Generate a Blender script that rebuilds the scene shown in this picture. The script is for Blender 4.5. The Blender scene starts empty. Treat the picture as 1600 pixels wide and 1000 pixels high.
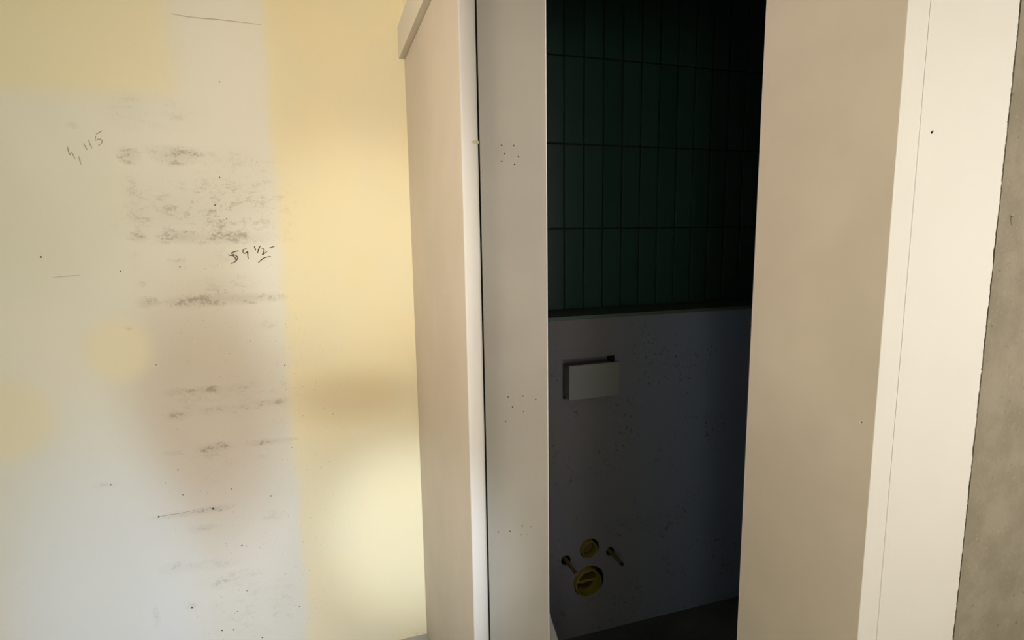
import bpy, bmesh, math, random
from mathutils import Vector, Matrix
random.seed(4)
scn = bpy.context.scene
COL = scn.collection

# ------------------------------------------------------------------ camera
EYE = Vector((0, 0, 1.45)); FPX = 890.0
yaw, pitch, roll = math.radians(18.06), math.radians(8.234), math.radians(-0.827)
FWD = Vector((math.sin(yaw)*math.cos(pitch), math.cos(yaw)*math.cos(pitch), -math.sin(pitch)))
R0 = Vector((math.cos(yaw), -math.sin(yaw), 0)); U0 = R0.cross(FWD)
RGT = math.cos(roll)*R0 + math.sin(roll)*U0
UPV = -math.sin(roll)*R0 + math.cos(roll)*U0
cam_d = bpy.data.cameras.new('camera'); cam = bpy.data.objects.new('camera', cam_d); COL.objects.link(cam)
m = Matrix((RGT, UPV, -FWD)).transposed().to_4x4(); m.translation = EYE
cam.matrix_world = m
cam_d.sensor_width = 36; cam_d.lens = 36*FPX/1600; cam_d.clip_start = 0.02
scn.camera = cam

def ray(x, y): return (x-800)/FPX*RGT - (y-500)/FPX*UPV + FWD
def on_y(x, y, Y): d = ray(x, y); return EYE + d*(Y/d.y)      # point of a wall at depth Y
def on_x(x, y, X): d = ray(x, y); return EYE + d*(X/d.x)

# ------------------------------------------------------------------ light
w = bpy.data.worlds.new('world'); scn.world = w; w.use_nodes = True
w.node_tree.nodes['Background'].inputs[0].default_value = (1, .985, .765, 1)
w.node_tree.nodes['Background'].inputs[1].default_value = 3.8
def area(name, loc, target, sx, sy, power, color, spread=180):
    l = bpy.data.lights.new(name, 'AREA'); l.shape = 'RECTANGLE'; l.size = sx; l.size_y = sy
    l.energy = power; l.color = color; l.spread = math.radians(spread)
    o = bpy.data.objects.new(name, l); COL.objects.link(o); o.location = loc
    o.rotation_euler = (Vector(target)-Vector(loc)).to_track_quat('-Z', 'Y').to_euler(); return o
def spot(name, loc, target, power, color, angle, blend=1, radius=.05):
    l = bpy.data.lights.new(name, 'SPOT'); l.energy = power; l.color = color
    l.spot_size = math.radians(angle); l.spot_blend = blend; l.shadow_soft_size = radius
    o = bpy.data.objects.new(name, l); COL.objects.link(o); o.location = loc
    o.rotation_euler = (Vector(target)-Vector(loc)).to_track_quat('-Z', 'Y').to_euler(); return o
LIGHTS = [
    (area, 'fill_light_right', (1.95, -1.5, 1.55), (1.40, .84, 1.3), 1.0, 1.3, 4.75, (1, .91, .95), 62),  # added fill from out of view for the white board and plaster
    (area, 'fill_light_left', (-1.95, .62, 1.7), (1.05, 1.48, 1.8), 1.0, 1.3, 9.4, (1, .83, .74), 66),  # added fill from the left for leaf and jamb
    (area, 'fill_light_rear', (-.9, -2.0, 1.5), (-.02, 1.935, 1.5), .9, 1.3, 2.3, (1, .855, .733), 42),  # added soft fill towards the patchy wall
    (area, 'fill_light_low', (-.9, -2.0, .45), (-.45, 1.935, .15), .9, .7, 2.15, (.71, .76, 1.0), 30),  # added low cool fill for the foot of the wall
    (spot, 'glow_spot_upper', (-.5, -1.9, 1.9), (.14, 1.935, 1.40), 158, (.97, 1, .94), 14),  # added spot making the soft glow high beside the leaf
    (spot, 'glow_spot_lower', (-.5, -1.9, 1.9), (-.02, 1.935, .28), 88, (.50, .72, 1), 18),  # added cool spot lightening the lower wall
    (spot, 'glow_spot_corner', (-.5, -1.9, 1.9), (.275, 1.935, .41), 400, (.74, .87, 1), 11.5),  # added spot brightening the corner by the leaf
]
for L in LIGHTS: L[0](*L[1:])
vs = scn.view_settings
vs.view_transform = 'Standard'; vs.look = 'None'; vs.gamma = 1; vs.use_curve_mapping = False; vs.exposure = 0.0

# ------------------------------------------------------------------ materials
def lin(c):
    return tuple(((v/255+.055)/1.055)**2.4 if v/255 > .04045 else v/255/12.92 for v in c)
class NT:
    def __init__(s, name):
        s.m = bpy.data.materials.new(name); s.m.use_nodes = True; s.t = s.m.node_tree; s.n = s.t.nodes
        s.b = s.n['Principled BSDF']; s.co = s.n.new('ShaderNodeTexCoord').outputs['Object']
    def link(s, a, b): s.t.links.new(a, b)
    def put(s, sock, v):
        if hasattr(v, 'is_output'): s.link(v, sock)
        else: sock.default_value = v
    def math(s, op, a, b=0, clamp=False):
        n = s.n.new('ShaderNodeMath'); n.operation = op; n.use_clamp = clamp
        s.put(n.inputs[0], a); s.put(n.inputs[1], b); return n.outputs[0]
    def mapping(s, loc=(0,0,0), rot=(0,0,0), sc=(1,1,1), kind='POINT'):
        n = s.n.new('ShaderNodeMapping'); n.vector_type = kind; s.link(s.co, n.inputs[0])
        n.inputs[1].default_value = loc; n.inputs[2].default_value = rot; n.inputs[3].default_value = sc
        return n.outputs[0]
    def noise(s, scale, detail=3, rough=.55, vec=None):
        n = s.n.new('ShaderNodeTexNoise'); s.link(vec or s.co, n.inputs['Vector'])
        n.inputs['Scale'].default_value = scale; n.inputs['Detail'].default_value = detail
        n.inputs['Roughness'].default_value = rough; return n.outputs['Fac']
    def ramp(s, v, a, b, c=0, d=1, smooth=True):
        n = s.n.new('ShaderNodeMapRange'); n.interpolation_type = 'SMOOTHSTEP' if smooth else 'LINEAR'
        s.put(n.inputs[0], v)
        for i, x in zip((1, 2, 3, 4), (a, b, c, d)): n.inputs[i].default_value = x
        return n.outputs[0]
    def mix(s, f, a, b):
        n = s.n.new('ShaderNodeMix'); n.data_type = 'RGBA'
        s.put(n.inputs[0], f)
        for i, v in ((6, a), (7, b)):
            if hasattr(v, 'is_output'): s.link(v, n.inputs[i])
            else: n.inputs[i].default_value = (*v, 1)
        return n.outputs[2]
    def blob(s, cx, cz, rx, rz, rot=0):
        v = s.mapping((cx, 1.935, cz), (0, rot, 0), (rx, 1, rz), 'TEXTURE')
        n = s.n.new('ShaderNodeTexGradient'); n.gradient_type = 'SPHERICAL'; s.link(v, n.inputs[0])
        return n.outputs['Fac']
    def finish(s, col, rough=.6, bump=None, dist=.001, strength=.4, spec=.3):
        if hasattr(col, 'is_output'): s.link(col, s.b.inputs['Base Color'])
        else: s.b.inputs['Base Color'].default_value = (*col, 1)
        s.b.inputs['Roughness'].default_value = rough
        s.b.inputs['Specular IOR Level'].default_value = spec
        if bump is not None:
            n = s.n.new('ShaderNodeBump'); n.inputs['Strength'].default_value = strength
            n.inputs['Distance'].default_value = dist; s.link(bump, n.inputs['Height'])
            s.link(n.outputs[0], s.b.inputs['Normal'])
        return s.m

def paint(name, c, var=.06, rough=.5, bumpscale=260, strength=.12):
    t = NT(name); n1 = t.noise(2.5, 3); 
    a = tuple(v*(1-var) for v in c); b = tuple(min(1, v*(1+var)) for v in c)
    return t.finish(t.mix(t.ramp(n1, .3, .7), a, b), rough, t.noise(bumpscale, 2), .0006, strength)
M = {}
M['taupe'] = paint('taupe_primed_board', (.465, .40, .32))
M['jamb'] = paint('jamb_board', (.60, .53, .42))
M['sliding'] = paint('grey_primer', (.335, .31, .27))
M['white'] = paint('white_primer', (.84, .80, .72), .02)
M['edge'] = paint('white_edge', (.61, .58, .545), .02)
M['trim'] = paint('trim_primer', (.55, .51, .42), .03)
M['trimlow'] = paint('trim_underside', (.50, .45, .38), .03)
M['ceiling'] = paint('ceiling_paint', (.6, .58, .54), .02, .9)
M['room'] = paint('room_paint', (.42, .40, .36), .04, .9)
M['floor'] = paint('screed', (.50, .48, .46), .15, .85, 90, .5)
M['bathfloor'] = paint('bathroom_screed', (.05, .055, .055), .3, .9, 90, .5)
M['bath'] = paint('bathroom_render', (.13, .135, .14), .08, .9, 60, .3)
M['grout'] = paint('grout', (.008, .009, .009), .1, .9)
M['black'] = paint('black_and_shade', (.004, .004, .004), .0, 1)  # near-black: painted shade of cavity and slit, plus black screw and bolt tip
M['box'] = paint('grey_plastic', (.125, .132, .13), .02, .5)
M['yellow'] = paint('yellow_plastic', (.115, .098, .010), .15, .5)
M['orange'] = paint('brown_plastic', (.07, .045, .012), .2, .6)
M['sleeve'] = paint('ochre_sleeve', (.10, .075, .03), .2, .5)
M['pencil'] = paint('pencil', (.09, .065, .045), 0, .9)
M['faint'] = paint('faint_pencil', (.30, .25, .17), 0, .9)
M['offcut'] = paint('grey_offcut', (.20, .19, .18), .05, .8)
M['chip'] = paint('bare_board_core', (.34, .31, .20), .1, .9)
M['groove_shade'] = paint('groove_shade_brown', (.13, .105, .075), .1, .9)  # shade colour for the groove beside the white board
M['metal'] = paint('steel', (.25, .24, .22), .1, .4)
M['dust'] = paint('board_core', (.62, .58, .48), .1, .9)

# membrane-like boxing wall with specks of cement
t = NT('boxing_render')
n = t.ramp(t.noise(3.2, 3), .35, .65)
c = t.mix(n, (.106, .106, .114), (.100, .104, .124))
xr = t.n.new('ShaderNodeSeparateXYZ'); t.link(t.co, xr.inputs[0])
c = t.mix(t.ramp(xr.outputs[0], .8, 1.5), c, (.15, .19, .29))
c = t.mix(t.math('MULTIPLY', t.ramp(t.noise(75, 4, .7), .56, .68), t.ramp(t.noise(6, 3), .47, .60)), c, (.058, .058, .066))
M['boxing'] = t.finish(c, .8, t.noise(40, 4), .001, .3, .2)

# green glazed tile
t = NT('green_tile')
info = t.n.new('ShaderNodeObjectInfo')
c = t.mix(info.outputs['Random'], (.010, .032, .026), (.015, .040, .031))
M['tile'] = t.finish(c, .45, t.noise(18, 2), .001, .2, .25)
t = NT('dark_ledge'); M['ledge'] = t.finish((.055, .080, .070), .6, None, spec=.2)

# grey cement plaster of the right wall
t = NT('grey_plaster')
c = t.mix(t.ramp(t.noise(9, 5, .6), .35, .65), (.30, .26, .19), (.37, .325, .24))
c = t.mix(t.ramp(t.noise(110, 4, .65), .58, .75), c, (.42, .37, .28))
c = t.mix(t.ramp(t.noise(60, 3, .6), .64, .74), c, (.22, .19, .14))
M['plaster'] = t.finish(c, .95, t.noise(130, 5, .65), .0015, .6, .1)

# --- the patchy wall: yellow paint, white filler, rub marks
t = NT('patchy_wall')
sp = t.n.new('ShaderNodeSeparateXYZ'); t.link(t.co, sp.inputs[0])
X, Z = sp.outputs[0], sp.outputs[2]
wob = t.math('MULTIPLY', t.math('SUBTRACT', t.noise(7, 3), .5), .05)
Xw = t.math('ADD', X, wob); Zw = t.math('ADD', Z, wob)
base = t.mix(t.ramp(t.noise(2.2, 2), .35, .65), (.70, .68, .58), (.74, .71, .62))
def yellowmask():
    right = t.ramp(Xw, -.155, -.105)
    tl = t.math('MULTIPLY', t.ramp(Xw, -.33, -.43), t.ramp(Zw, 1.83, 1.90))
    c1 = t.ramp(t.blob(-.594, 1.136, .125, .135), .05, .6, 0, .6)
    c2 = t.ramp(t.blob(-.885, .955, .165, .165), .05, .55, 0, .62)
    o = t.math('MAXIMUM', right, t.math('MULTIPLY', tl, .85))
    return t.math('MAXIMUM', t.math('MAXIMUM', c1, c2), o)
ycol = t.mix(t.ramp(t.noise(4, 2), .4, .6), (.79, .69, .455), (.77, .69, .47))
base = t.mix(t.ramp(t.blob(-.38, .9, .30, .60), 0, .7, 0, .7), base, (.53, .43, .32))     # brownish column: mixed light put into the colour
base = t.mix(t.ramp(t.blob(-.70, .35, .35, .75), 0, .6, 0, .8), base, (.70, .73, .72))     # cool light painted in bluish, low left
base = t.mix(yellowmask(), base, ycol)
base = t.mix(t.ramp(t.blob(.06, .93, .30, .13), 0, .8, 0, .6), base, (.62, .50, .30))    # shadow penumbra painted in ochre
# (cx, cy, half width, half height, strength), seen positions on the wall
SM = [(195,170,28,26,.30),(265,178,55,22,.30),(202,243,17,10,1.0),(275,243,34,12,.95),(235,235,50,8,.3),(350,246,80,12,.35),
      (205,300,18,26,.4),(270,310,60,35,.35),(380,310,75,45,.50),(215,340,14,10,.55),(216,370,14,7,1.0),(275,369,30,9,.9),
      (335,371,70,8,.8),(400,371,60,8,.45),(320,345,120,30,.45),(212,410,12,16,.3),(278,408,15,14,.4),(345,405,25,12,.3),
      (221,444,10,5,.5),(230,473,18,7,1.0),(300,471,38,8,1.0),(355,467,50,8,1.0),(405,465,36,7,.8),(365,448,60,16,.45),
      (415,507,14,6,.5),(200,512,8,4,.4),(275,612,20,5,.9),(322,609,24,5,1.0),(360,607,40,5,.5),(290,625,30,16,.35),
      (278,649,18,6,.9),(430,628,22,5,.9),(345,640,60,6,.5),(390,618,80,25,.35),(270,708,16,4,.8),(335,699,28,6,1.0),(330,706,26,9,.5),
      (420,690,38,4,.9),(408,714,10,3,.5),(335,730,28,20,.35),(285,803,42,4,.9),(335,795,28,5,1.0),(318,825,24,5,.8),
      (425,806,22,8,.4),(275,888,24,8,.6),(345,880,45,8,.4),(360,905,45,10,.5),(300,948,8,6,.5),(245,965,5,14,.6),(165,757,22,3,.4),
      (113,196,10,4,.6),(445,940,22,30,.35),(390,950,50,40,.3),(36,909,8,4,.3),(540,850,30,3,.1),(650,992,20,10,.3),
      (433,665,20,14,.2)]
acc = None
for cx, cy, hw, hh, st in SM:
    p = on_y(cx, cy, 1.935); q = on_y(cx+hw, cy, 1.935); u = on_y(cx, cy-hh, 1.935)
    b = t.math('MULTIPLY', t.blob(p.x, p.z, (q.x-p.x)*1.35, (u.z-p.z)*1.6, 0), 1.35*st**1.5)
    acc = b if acc is None else t.math('ADD', acc, b)
streak = t.noise(26, 8, .72, t.mapping(sc=(1, 1, 1.9)))
grain = t.noise(170, 3, .7)
tex = t.math('ADD', .16, t.math('MULTIPLY', t.ramp(t.math('ADD', t.math('MULTIPLY', streak, .7), t.math('MULTIPLY', grain, .3)), .49, .66), 1.15))
dirt = t.math('MULTIPLY', t.math('MULTIPLY', acc, tex), .85, True)
base = t.mix(t.math('MINIMUM', dirt, .55), base, (.20, .145, .09))
# fine specks inside the worn column
zone = t.math('MAXIMUM', t.blob(-.24, .80, .42, .95), t.blob(-.26, .25, .30, .5))
sp1 = t.math('MULTIPLY', t.ramp(t.noise(150, 2, .5), .70, .76), t.ramp(zone, .1, .5))
base = t.mix(t.math('MULTIPLY', sp1, .6), base, (.25, .20, .15))
M['patchy'] = t.finish(base, .75, t.noise(180, 4, .6), .0006, .25, .2)

# ------------------------------------------------------------------ mesh helpers
def link(name, bm, mat, parent=None, smooth=False):
    me = bpy.data.meshes.new(name); bmesh.ops.recalc_face_normals(bm, faces=bm.faces[:]); bm.to_mesh(me); bm.free()
    for mm in (mat if isinstance(mat, (list, tuple)) else [mat]): me.materials.append(M[mm])
    if smooth:
        for p in me.polygons: p.use_smooth = True
    o = bpy.data.objects.new(name, me); COL.objects.link(o)
    if parent: o.parent = parent; o.matrix_parent_inverse = Matrix.Translation(parent.location).inverted()
    return o
def tag(o, label=None, cat=None, group=None, kind=None):
    if label: o['label'] = label
    if cat: o['category'] = cat
    if group: o['group'] = group
    if kind: o['kind'] = kind
    return o
def empty(name, loc):
    o = bpy.data.objects.new(name, None); COL.objects.link(o); o.location = loc; return o
def addbox(bm, x0, x1, y0, y1, z0, z1, bev=0, segs=2, edges=None):
    b = bmesh.new(); bmesh.ops.create_cube(b, size=1)
    for v in b.verts:
        v.co = Vector((x0 if v.co.x < 0 else x1, y0 if v.co.y < 0 else y1, z0 if v.co.z < 0 else z1))
    if bev:
        es = [e for e in b.edges if edges is None or edges(e)]
        bmesh.ops.bevel(b, geom=es, offset=bev, segments=segs, affect='EDGES', profile=.5)
    me = bpy.data.meshes.new('tmp'); b.to_mesh(me); b.free(); bm.from_mesh(me); bpy.data.meshes.remove(me)
def box(name, d, mat, parent=None, bev=0, segs=2, edges=None):
    bm = bmesh.new(); addbox(bm, *d, bev=bev, segs=segs, edges=edges); return link(name, bm, mat, parent)
def holed_slab(name, u0, u1, z0, z1, holes, place, mat, parent=None, depth=.04):
    """slab with round or polygonal blind/through holes; place(u, z, d) -> world, d = depth behind the face"""
    bm = bmesh.new(); loops = [[(u0, z0), (u1, z0), (u1, z1), (u0, z1)]]
    for h in holes:
        if len(h) == 3:
            cu, cz, r = h; k = 40 if r > .01 else 10
            loops.append([(cu+r*math.cos(2*math.pi*i/k), cz+r*math.sin(2*math.pi*i/k)) for i in range(k)])
        else: loops.append(list(h))
    edges = []; rings = []
    for L in loops:
        vs = [bm.verts.new(place(a, b, 0)) for a, b in L]; rings.append((vs, L))
        edges += [bm.edges.new((vs[i], vs[(i+1) % len(vs)])) for i in range(len(vs))]
    bmesh.ops.triangle_fill(bm, use_beauty=True, edges=edges)
    for vs, L in rings:
        back = [bm.verts.new(place(a, b, depth)) for a, b in L]
        for i in range(len(vs)):
            j = (i+1) % len(vs); f = bm.faces.new((vs[i], vs[j], back[j], back[i]))
            if isinstance(mat, list) and vs is not rings[0][0]: f.material_index = 1
        if vs is rings[0][0]: bm.faces.new(back)
    return link(name, bm, mat, parent)
def stroke(bm, pts, width, Y, n=6, tilt=0):
    """a flat pencil or pen stroke lying on the wall, smoothed through px points"""
    P = [on_y(x, y, Y) for x, y in pts]
    S = []
    for i in range(len(P)-1):
        p0, p1, p2, p3 = P[max(i-1, 0)], P[i], P[i+1], P[min(i+2, len(P)-1)]
        for k in range(n):
            u = k/n
            S.append(.5*((2*p1)+(p2-p0)*u+(2*p0-5*p1+4*p2-p3)*u*u+(3*p1-p0-3*p2+p3)*u**3))
    S.append(P[-1]); N = len(S); prev = None
    for i, s in enumerate(S):
        d = (S[min(i+1, N-1)]-S[max(i-1, 0)]).normalized(); nrm = Vector((-d.z, 0, d.x))
        wd = width*.5*(.55+.45*math.sin(math.pi*min(1, (i+.6)/N)))*(1+.15*random.uniform(-1, 1))
        a, b = bm.verts.new(s+nrm*wd), bm.verts.new(s-nrm*wd)
        if prev: bm.faces.new((prev[0], prev[1], b, a))
        prev = (a, b)

# ------------------------------------------------------------------ structure
YL, XB, YC = 1.935, .281, 1.18          # patchy wall, leaf plane, leaf front edge
o = box('floor', (-2.0, 2.6, -2.1, 1.20, -.06, 0), 'floor'); 
tag(o, 'grey screed floor below the patchy wall', 'floor', kind='structure')
box('floor_strip', (-2.0, .3, 1.20, 1.935, -.06, 0), 'floor', o)
tag(box('ceiling', (-2.1, 2.7, -2.2, 2.1, 2.6, 2.66), 'ceiling'), 'plain ceiling above the doorway', 'ceiling', kind='structure')
wl = tag(box('wall_left', (-2.1, .33, YL, YL+.10, 0, 2.6), 'patchy'), 'patchy cream and yellow wall with rub marks and pencil figures', 'wall', kind='structure')
# baseboard-like lip at the foot of the patchy wall
# room shell behind and beside the camera, with made-up window openings to let light in
def wall_with_window(name, axis, pos, a0, a1, w0, w1, z0, z1, label):
    bm = bmesh.new(); t_ = .1 if pos > 0 else -.1
    lo, hi = min(pos, pos+t_), max(pos, pos+t_)
    for (p0, p1, q0, q1) in ((a0, w0, 0, 2.6), (w1, a1, 0, 2.6), (w0, w1, 0, z0), (w0, w1, z1, 2.6)):
        if axis == 'x': addbox(bm, lo, hi, p0, p1, q0, q1)
        else: addbox(bm, p0, p1, lo, hi, q0, q1)
    return tag(link(name, bm, 'room'), label, 'wall', kind='structure')
wall_with_window('wall_rear', 'y', -2.1, -2.0, 2.6, -1.4, -.4, .8, 2.2, 'wall behind the viewer with an added window opening')
wall_with_window('wall_side_left', 'x', -2.0, -2.1, 1.93, -.7, .5, .8, 2.2, 'side wall at the far left with an added window opening')
wall_with_window('wall_side_right', 'x', 2.6, -2.1, .86, -1.7, -.3, .85, 2.25, 'side wall at the far right with an added window opening')
# grey plaster wall right of the doorway
wr = tag(box('wall_right', (1.105, 2.6, .861, 1.20, 0, 2.6), 'groove_shade'), 'rough grey cement plaster wall right of the doorway', 'wall', kind='structure')
box('plaster_coat', (1.3715, 2.6, .848, .8609, 0, 2.6), 'plaster', wr)  # coat held back, leaving an added groove as the board's shadow line
box('plaster_coat', (1.105, 1.32, .848, .8609, 0, 2.6), 'plaster', wr)
lintel = tag(box('wall_lintel', (.316, 1.105, .90, 1.195, 2.10, 2.6), 'plaster'), 'lintel above the dark doorway', 'lintel', kind='structure')
tag(box('wall_upper', (XB+.002, .316, YC+.02, YL, 2.02, 2.6), 'patchy'), 'wall strip above the taupe leaf', 'wall', kind='structure')
# bathroom shell
tag(box('wall_bathroom_left', (.32, .42, 1.30, 2.02, 0, 2.6), 'bath'), 'unlit left wall inside the bathroom', 'wall', kind='structure')
tag(box('wall_bathroom_right', (1.80, 1.90, 1.20, 2.02, 0, 2.6), 'bath'), 'unlit right wall inside the bathroom', 'wall', kind='structure')
tag(box('floor_bathroom', (.30, 1.80, 1.20, 2.02, -.06, 0), 'bathfloor'), 'dark bare floor of the unlit bathroom', 'floor', kind='structure')
YT, YBX, ZL = 1.913, 1.737, 1.18
wt = tag(box('wall_tiled', (.42, 1.80, YT+.004, YT+.12, 0, 2.6), 'grout'), 'bathroom back wall of upright dark green tiles', 'wall', kind='structure')
# upright tiles, 75 x 295 mm, each its own object
PX, PZ, J = .0763, .2945, .0050
bm = bmesh.new(); addbox(bm, J/2, PX-J/2, -.008, 0, J/2, PZ-J/2, bev=.0012, segs=1)
tile = link('tile', bm, 'tile', wt); tile.location = (.901-6*PX, YT+.004, 1.1845)
first = True
for r in range(5):
    for c in range(18):
        x = .901-6*PX+c*PX+.0; z = 1.1845+r*PZ
        if x+PX > 1.80: continue
        if first: tl = tile; first = False
        else:
            if z+PZ > 2.6: continue
            tl = tile.copy(); COL.objects.link(tl); tl.parent = wt
        tl.location = (x+random.uniform(-.0004, .0004), YT+.004-random.uniform(0, .0008), z)
        tl.rotation_euler = (random.uniform(-.003, .003), random.uniform(-.001, .001), random.uniform(-.004, .004))

# boxed-in half wall with openings for the pipes
holes = []
big = on_y(920, 908, YBX); sm = on_y(921, 857, YBX); b1 = on_y(885, 876, YBX); b2 = on_y(954, 862, YBX)
holes += [(big.x, big.z, .060), (sm.x, sm.z, .038), (b1.x-.002, b1.z+.002, .018), (b2.x-.002, b2.z+.002, .0165)]
q = [on_y(879.5, 561.5, YBX), on_y(960, 555.5, YBX), on_y(962, 618, YBX), on_y(881, 623, YBX)]
hx0, hx1 = q[0].x, q[1].x; hz1 = (q[0].z+q[1].z)/2; hz0 = (q[2].z+q[3].z)/2+.004
holes.append([(hx0, hz0), (hx1, hz0), (hx1, hz1), (hx0, hz1)])
hw = holed_slab('wall_boxing', .42, 1.80, 0, ZL-.006, holes, lambda u, z, d: Vector((u, YBX+d, z)), ['boxing', 'black'], depth=.055)  # hole sides coloured black to give the shade inside
tag(hw, 'low grey boxed-in half wall with pipe openings', 'wall', kind='structure')
box('cavity_shade', (.43, 1.79, YBX+.10, YBX+.11, .01, 1.1), 'black', hw)  # black sheet put behind the openings as their shade
tag(box('trim_1', (.42, 1.80, YBX-.006, YT+.003, ZL-.006, ZL+.006), 'ledge', bev=.0015), 'dark green ledge on top of the half wall', 'ledge', kind='structure')

# ------------------------------------------------------------------ leaf (B) with rounded front edge (C)
def rounded(e):
    a, b = e.verts; return abs(a.co.x-b.co.x) < 1e-6 and abs(a.co.y-b.co.y) < 1e-6 and a.co.y < YC+.01
leaf = empty('door_1', (.298, YC, 0)); tag(leaf, 'tall taupe door leaf standing against the patchy wall', 'door', kind='structure')
box('leaf_panel', (XB, .3155, YC+.0008, YL-.001, .006, 2.0185), 'taupe', leaf)
bm = bmesh.new()
# rounded edge strip: profile in x/y extruded in z, softly crowned
prof = []
for i in range(9):
    u = i/8; x = XB+.0002+(.0345)*u
    prof.append((x, YC-.0035*math.sin(math.pi*(u*.85+.06))))
for z in (.006, 2.0185):
    pass
lo = [bm.verts.new((x, y, .006)) for x, y in prof]+[bm.verts.new((prof[-1][0], YC+.0006, .006)), bm.verts.new((prof[0][0], YC+.0006, .006))]
hi = [bm.verts.new((v.co.x, v.co.y, 2.0185)) for v in lo]
for i in range(len(lo)):
    j = (i+1) % len(lo); bm.faces.new((lo[i], lo[j], hi[j], hi[i]))
bm.faces.new(lo); bm.faces.new(hi)
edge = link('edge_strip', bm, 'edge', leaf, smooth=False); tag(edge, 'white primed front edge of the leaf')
for i, p in enumerate(edge.data.polygons): p.use_smooth = i < 8
# chip in the edge strip
bm = bmesh.new(); 
P = [on_y(x, y, YC-.0040) for x, y in ((735, 222), (743, 218.5), (748, 220.5), (748, 224.5), (742, 224))]
f = bm.faces.new([bm.verts.new(p) for p in P]); r = bmesh.ops.extrude_face_region(bm, geom=[f])
for v in [g for g in r['geom'] if isinstance(g, bmesh.types.BMVert)]: v.co.y += .0015
tag(link('edge_chip', bm, 'chip', leaf), 'small splintered chip on the front edge')

# header board over the leaf, protruding towards the left
hd = empty('trim_2', (.27, YL, 2.02)); tag(hd, 'narrow header board above the taupe leaf, running to the patchy wall', 'trim', kind='structure')
box('header_board', (.2625, XB+.0015, 1.172, YL-.0005, 2.0202, 2.116), 'trim', hd, bev=.0015)

# ------------------------------------------------------------------ grey board with screw holes (D)
YD = 1.20
dots = [(784,227),(803,227.5),(788.5,240),(810,245),(784,252),(804,257),(794,620.5),(817,619),(837,624.5),(801,636),(818,643),(790,658),
        (779,831),(797,830),(816,822),(829.5,823),(815,835),(824.5,834.5)]
hs = []
for i, (x, y) in enumerate(dots):
    p = on_y(x, y, YD); hs.append((p.x, p.z, .0017 if i < 12 else (.0017 if i < 15 else .0013)))
slab = empty('door_2', (.40, YD+.02, 0)); tag(slab, 'grey-primed upright board with clusters of screw holes, left of the dark opening', 'door', kind='structure')
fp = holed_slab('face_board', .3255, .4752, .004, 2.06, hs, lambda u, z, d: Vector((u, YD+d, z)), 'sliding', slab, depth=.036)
box('edge_highlight', (.4752, .4772, YD-.0006, YD+.036, .004, 2.06), 'edge', slab, bev=.0005, segs=1)  # paler strip painting the highlight along the board's edge
# black strip standing in for the shade in the slit between leaf and board
tag(box('slit_shade', (.3157, .3255, YD+.003, YD+.034, .004, 2.06), 'black'), 'black strip painting in the shade of the slit beside the leaf', 'trim', kind='structure')
# white offcut leaning behind the board, just seen at the foot of the opening
bm = bmesh.new(); addbox(bm, -.09, 0, 0, .014, 0, .75, bev=.001)
oc = link('trim_offcut', bm, 'offcut'); a = math.radians(16.5)
p = on_y(868, 1000, 1.262); oc.rotation_euler = (0, -a, 0)
zz = p.z/math.cos(a); oc.location = (p.x+math.sin(a)*zz, 1.262, .0255)
tag(oc, 'pale board offcut leaning behind the grey board at the bottom of the opening', 'board')

# ------------------------------------------------------------------ right jamb (E), white edge (F)
XE, YF = 1.048, .835
jb = empty('trim_4', (XE, YF, 0)); tag(jb, 'wide taupe jamb on the right side of the dark opening', 'jamb', kind='structure')
e1, e2 = on_x(1346, 660, XE), on_x(1172.5, 742.5, XE)
hs = [(e1.y, e1.z, .0026), (e2.y, e2.z, .0016)]
holed_slab('jamb_face', YF+.0012, 1.198, .004, 2.10, hs, lambda u, z, d: Vector((XE+d, u, z)), 'jamb', jb, depth=.055)
# torn rim around the two nail holes
for e, r0 in ((e1, .0026), (e2, .0016)):
    bm = bmesh.new(); k = 14; A = []; B = []
    for i in range(k):
        an = 2*math.pi*i/k; rr = r0*random.uniform(1.35, 1.8) if math.sin(an+2.2) > -.3 else r0*1.12
        A.append(bm.verts.new((XE-.0002, e.y+r0*.98*math.cos(an), e.z+r0*.98*math.sin(an))))
        B.append(bm.verts.new((XE-.0001, e.y+rr*math.cos(an), e.z+rr*math.sin(an))))
    for i in range(k):
        j = (i+1) % k; bm.faces.new((A[i], A[j], B[j], B[i]))
    link('hole_rim', bm, 'white', jb)
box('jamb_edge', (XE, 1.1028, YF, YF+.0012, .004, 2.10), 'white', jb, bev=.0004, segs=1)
box('far_highlight', (XE-.0004, 1.10, 1.198, 1.2006, .004, 2.10), 'edge', jb)  # pale strip painting the bevel highlight at the jamb's far edge

# white board on the wall face, with its torn right-hand edge
bd = empty('trim_5', (1.2, YF, 0)); tag(bd, 'bright white board strip beside the jamb with a ragged right edge', 'board', kind='structure')
nailp = on_y(1456, 206.5, YF)
bm = bmesh.new(); N = 900; x0 = 1.1039
prev = None
zs = [.004+(2.45-.004)*i/N for i in range(N+1)]
rag = 0; torn = []
for i, z in enumerate(zs):
    rag = rag*.72+random.uniform(-1, 1)*.0009
    spike = .0022*random.random() if random.random() < .05 else 0
    torn.append(1.3480+rag-spike)
for i, z in enumerate(zs):
    ring = [bm.verts.new((x0, YF, z)), bm.verts.new((torn[i]-.0012, YF, z)), bm.verts.new((torn[i], YF+.0012, z)),
            bm.verts.new((torn[i]-.0035, YF+.0128, z)), bm.verts.new((x0, YF+.0128, z))]
    if prev:
        for k in range(5):
            f = bm.faces.new((prev[k], prev[(k+1) % 5], ring[(k+1) % 5], ring[k]))
            f.material_index = 1 if k in (1, 2) else 0
    else: bm.faces.new(ring)
    prev = ring
bm.faces.new(prev)
link('board_face', bm, ['white', 'dust'], bd)

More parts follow.
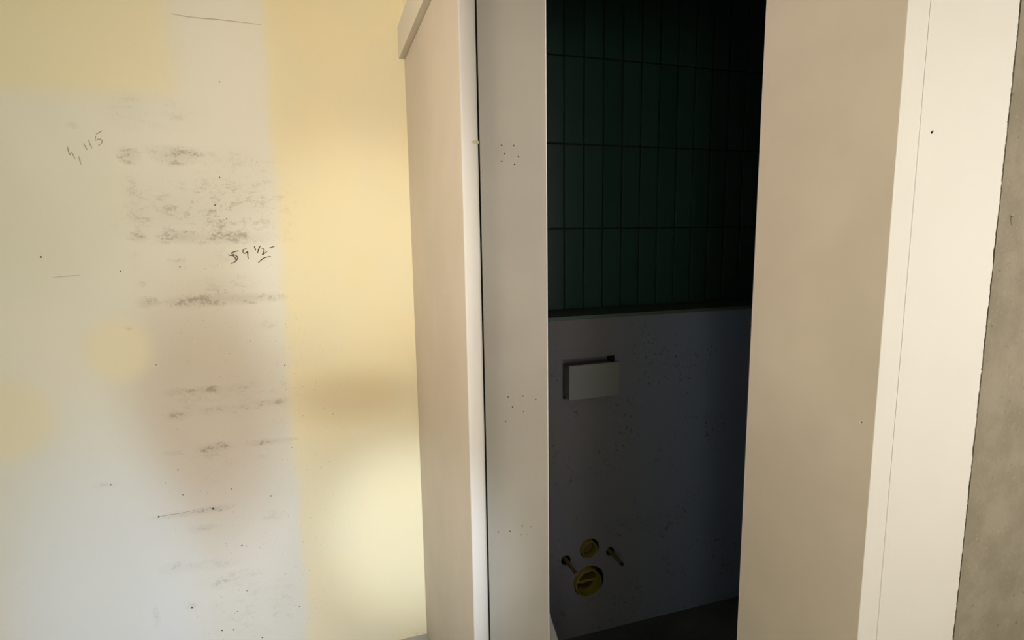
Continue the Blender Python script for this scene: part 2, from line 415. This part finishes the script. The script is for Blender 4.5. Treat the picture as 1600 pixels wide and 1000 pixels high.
# screw in the white board
sc = empty('screw', (nailp.x, YF-.001, nailp.z)); tag(sc, 'small dark screw head in the bright white board, upper right', 'screw')
bm = bmesh.new(); bmesh.ops.create_cone(bm, cap_ends=True, segments=16, radius1=.0024, radius2=.0018, depth=.0016,
    matrix=Matrix.Translation((nailp.x-.0006, YF-.0007, nailp.z-.0006)) @ Matrix.Rotation(math.pi/2, 4, 'X'))
link('screw_head', bm, 'black', sc)
bm = bmesh.new()
for k in range(7):
    an = .2+k*.25
    bmesh.ops.create_icosphere(bm, subdivisions=1, radius=.0009, matrix=Matrix.Translation((nailp.x+.0012+.0016*math.cos(an), YF-.0006, nailp.z+.0012+.0016*math.sin(an))))
link('filler_crumb', bm, 'metal', sc)

# ------------------------------------------------------------------ faint scratches, flat marks
def marks(name, parent, strokes, Y, mat, label, width):
    bm = bmesh.new()
    for s in strokes: stroke(bm, s, width, Y)
    return tag(link(name, bm, mat, parent), label)
def Z1(L): return [(340+x*110/1600, 370+y*110/1600) for x, y in L]
YP = YL-.0004
marks('pencil_note', wl, [Z1([(480,318),(400,335),(330,360),(312,385)]), Z1([(312,385),(380,408),(445,450),(452,490),(415,545),(370,580),(300,605)]),
      Z1([(235,405),(290,425),(350,428),(400,480),(412,540)]),
      Z1([(665,275),(610,280),(575,320),(590,368),(640,372),(680,335),(685,400),(690,460),(710,500)]),
      Z1([(830,210),(850,260),(865,310)]), Z1([(975,200),(935,270),(908,375)]),
      Z1([(985,255),(1030,265),(1055,310),(1040,360),(1020,405),(1075,370),(1130,325)]),
      Z1([(1180,248),(1230,238),(1295,210)]), Z1([(920,590),(990,525),(1080,470),(1210,445)])],
      YP, 'pencil', 'dark pencil note reading 59 1/2', .0032)
def Z2(L): return [(90+x*.09, 180+y*.09) for x, y in L]
marks('faint_note', wl, [Z2([(175,545),(185,620),(215,695)]), Z2([(215,695),(240,650),(275,700),(300,765)]), Z2([(365,710),(385,780),(405,860)]),
      Z2([(450,490),(485,550),(515,605)]), Z2([(540,425),(560,500),(600,575)]),
      Z2([(665,330),(720,300),(775,265)]), Z2([(665,360),(655,435),(720,415),(770,440),(755,495),(700,530)])],
      YP, 'faint', 'faint pencil figures reading 4,115', .0024)
marks('scratch', wl, [[(268,21.5),(300,27),(345,31),(408,38.5)]], YP, 'faint', 'dark hairline crack near the top', .0018)
marks('scratch', wl, [[(82,433.5),(103,431.5),(126,430)], [(248,807),(275,803),(304,797.5)]], YP, 'faint', 'thin scratch', .0013)
bm = bmesh.new()
for x, y, r in ((64,401.5,1.3),(188.5,424,1.0),(281,417,.9),(336,320.5,1.2),(354,342,1.0),(343,128,.9),(343,277,1.0),(173,757.5,1.2),(362,764,1.0),
                (423,775,1.2),(378,852,1.3),(300,949.5,1.3),(347,985,1.3),(365,984,1.2),(386,923,1.0),(468,948,1.1),(333,795,2.0),(248,807.5,1.5),
                (278,734,1.0),(286,773,1.0),(244,570,.8),(445,571,1.0),(410,996,1.3),(371,955,1.0)):
    p = on_y(x, y, YP); bmesh.ops.create_circle(bm, cap_ends=True, segments=8, radius=r*.0021, matrix=Matrix.Translation(p) @ Matrix.Rotation(math.pi/2, 4, 'X'))
tag(link('dark_speck', bm, 'pencil', wl), 'scattered dark specks')
def marks_x(strokes, X_, mat, parent, name, wd):
    bm = bmesh.new()
    for s in strokes:
        P = [on_x(x, y, X_) for x, y in s]
        for a, b in zip(P, P[1:]):
            d = (b-a).normalized(); n = Vector((0, -d.z, d.y))*wd/2
            bm.faces.new([bm.verts.new(v) for v in (a+n, a-n, b-n, b+n)])
    return link(name, bm, mat, parent)
M['scr'] = paint('scratch_light', (.53, .47, .38), 0, .8)
marks_x([[(660,238),(675,222),(692,206)], [(648,437),(672,446),(700,458)]], XB-.0002, 'scr', leaf, 'scratch', .0016)
hk = on_y(1580, 345, .848)
bm = bmesh.new(); stroke(bm, [(1576.5,337),(1580,338),(1579.5,344),(1581,352)], .0016, .8475)
stroke(bm, [(1579,338),(1583.5,339)], .0014, .8475)
tag(link('plaster_nick', bm, 'pencil', wr), 'tiny hooked nick in the plaster')

# ------------------------------------------------------------------ bathroom rough-in
def ring(bm, c, prof, k=40):
    """lathe about the y axis through c; prof: (radius, y offset)"""
    rows = []
    for r, y in prof:
        rows.append([bm.verts.new((c.x+r*math.cos(2*math.pi*i/k), c.y+y, c.z+r*math.sin(2*math.pi*i/k))) for i in range(k)])
    for A, B in zip(rows, rows[1:]):
        for i in range(k):
            j = (i+1) % k; bm.faces.new((A[i], A[j], B[j], B[i]))
    return rows
# wall box
wb = empty('flush_box', (hx0+.09, YBX, hz0)); tag(wb, 'pale grey rectangular cistern box standing out of the half wall', 'box')
fl = [on_y(889.5, 573, 1.700), on_y(967.5, 565, 1.700), on_y(967.5, 617.5, 1.700), on_y(890, 626, 1.700)]
fx0, fx1 = fl[0].x, fl[1].x; fz1 = (fl[0].z+fl[1].z)/2; fz0 = (fl[2].z+fl[3].z)/2
box('box_cover', (fx0, fx1, 1.700, 1.714, fz0, fz1), 'box', wb, bev=.001)
box('box_body', (fx0+.0006, fx1-.0012, 1.714, YBX+.08, fz0+.0006, fz1-.010), 'box', wb)
# drain
dr = empty('drain_pipe', (big.x, YBX, big.z)); tag(dr, 'large yellow capped drain pipe, lower of the two round pipes', 'pipe')
c = Vector((big.x-.004, YBX, big.z-.004)); bm = bmesh.new()
ring(bm, c, [(.0515, .09), (.0515, -.010), (.048, -.012), (.047, -.008), (.047, .022), (.043, .026)]); link('pipe_collar', bm, 'yellow', dr, True)
bm = bmesh.new(); rw = ring(bm, c, [(.043, .026), (.040, .020), (.037, .026), (.037, .05)]); bm.faces.new(rw[-1]); link('pipe_plug', bm, 'orange', dr)
bm = bmesh.new(); addbox(bm, c.x-.036, c.x+.036, YBX+.012, YBX+.048, c.z-.004, c.z+.004, bev=.001); link('plug_grip', bm, 'yellow', dr)
# flush pipe
fpip = empty('flush_pipe', (sm.x, YBX, sm.z)); tag(fpip, 'small yellow pipe stub above the large drain pipe', 'pipe')
c = Vector((sm.x-.002, YBX, sm.z-.002)); bm = bmesh.new()
ring(bm, c, [(.0315, .09), (.0315, -.008), (.029, -.010), (.0272, -.008), (.0265, .02)]); link('pipe_collar', bm, 'yellow', fpip, True)
bm = bmesh.new(); rw = ring(bm, c, [(.0265, .018), (.0262, .024)]); bm.faces.new(rw[-1]); link('pipe_plug', bm, 'orange', fpip)
# bolts
for i, (b, L, lab) in enumerate(((b1, .082, 'ochre sleeved bolt left of the pipes, pointing out of the half wall'),
                               (b2, .082, 'ochre sleeved bolt right of the pipes, pointing out of the half wall'))):
    bo = empty('mounting_bolt', (b.x, YBX, b.z)); tag(bo, lab, 'bolt', 'mounting bolts beside the pipes')
    bm = bmesh.new(); ring(bm, Vector((b.x, YBX, b.z)), [(.0075, .06), (.0075, -.02), (.0068, -.022), (.0068, -L)], 18); link('sleeve', bm, 'sleeve', bo, True)
    bm = bmesh.new(); rw = ring(bm, Vector((b.x, YBX, b.z)), [(.0062, -L+.002), (.0062, -L-.006)], 18); bm.faces.new(rw[-1]); bm.faces.new(rw[0]); link('bolt_tip', bm, 'black' if i else 'sleeve', bo)
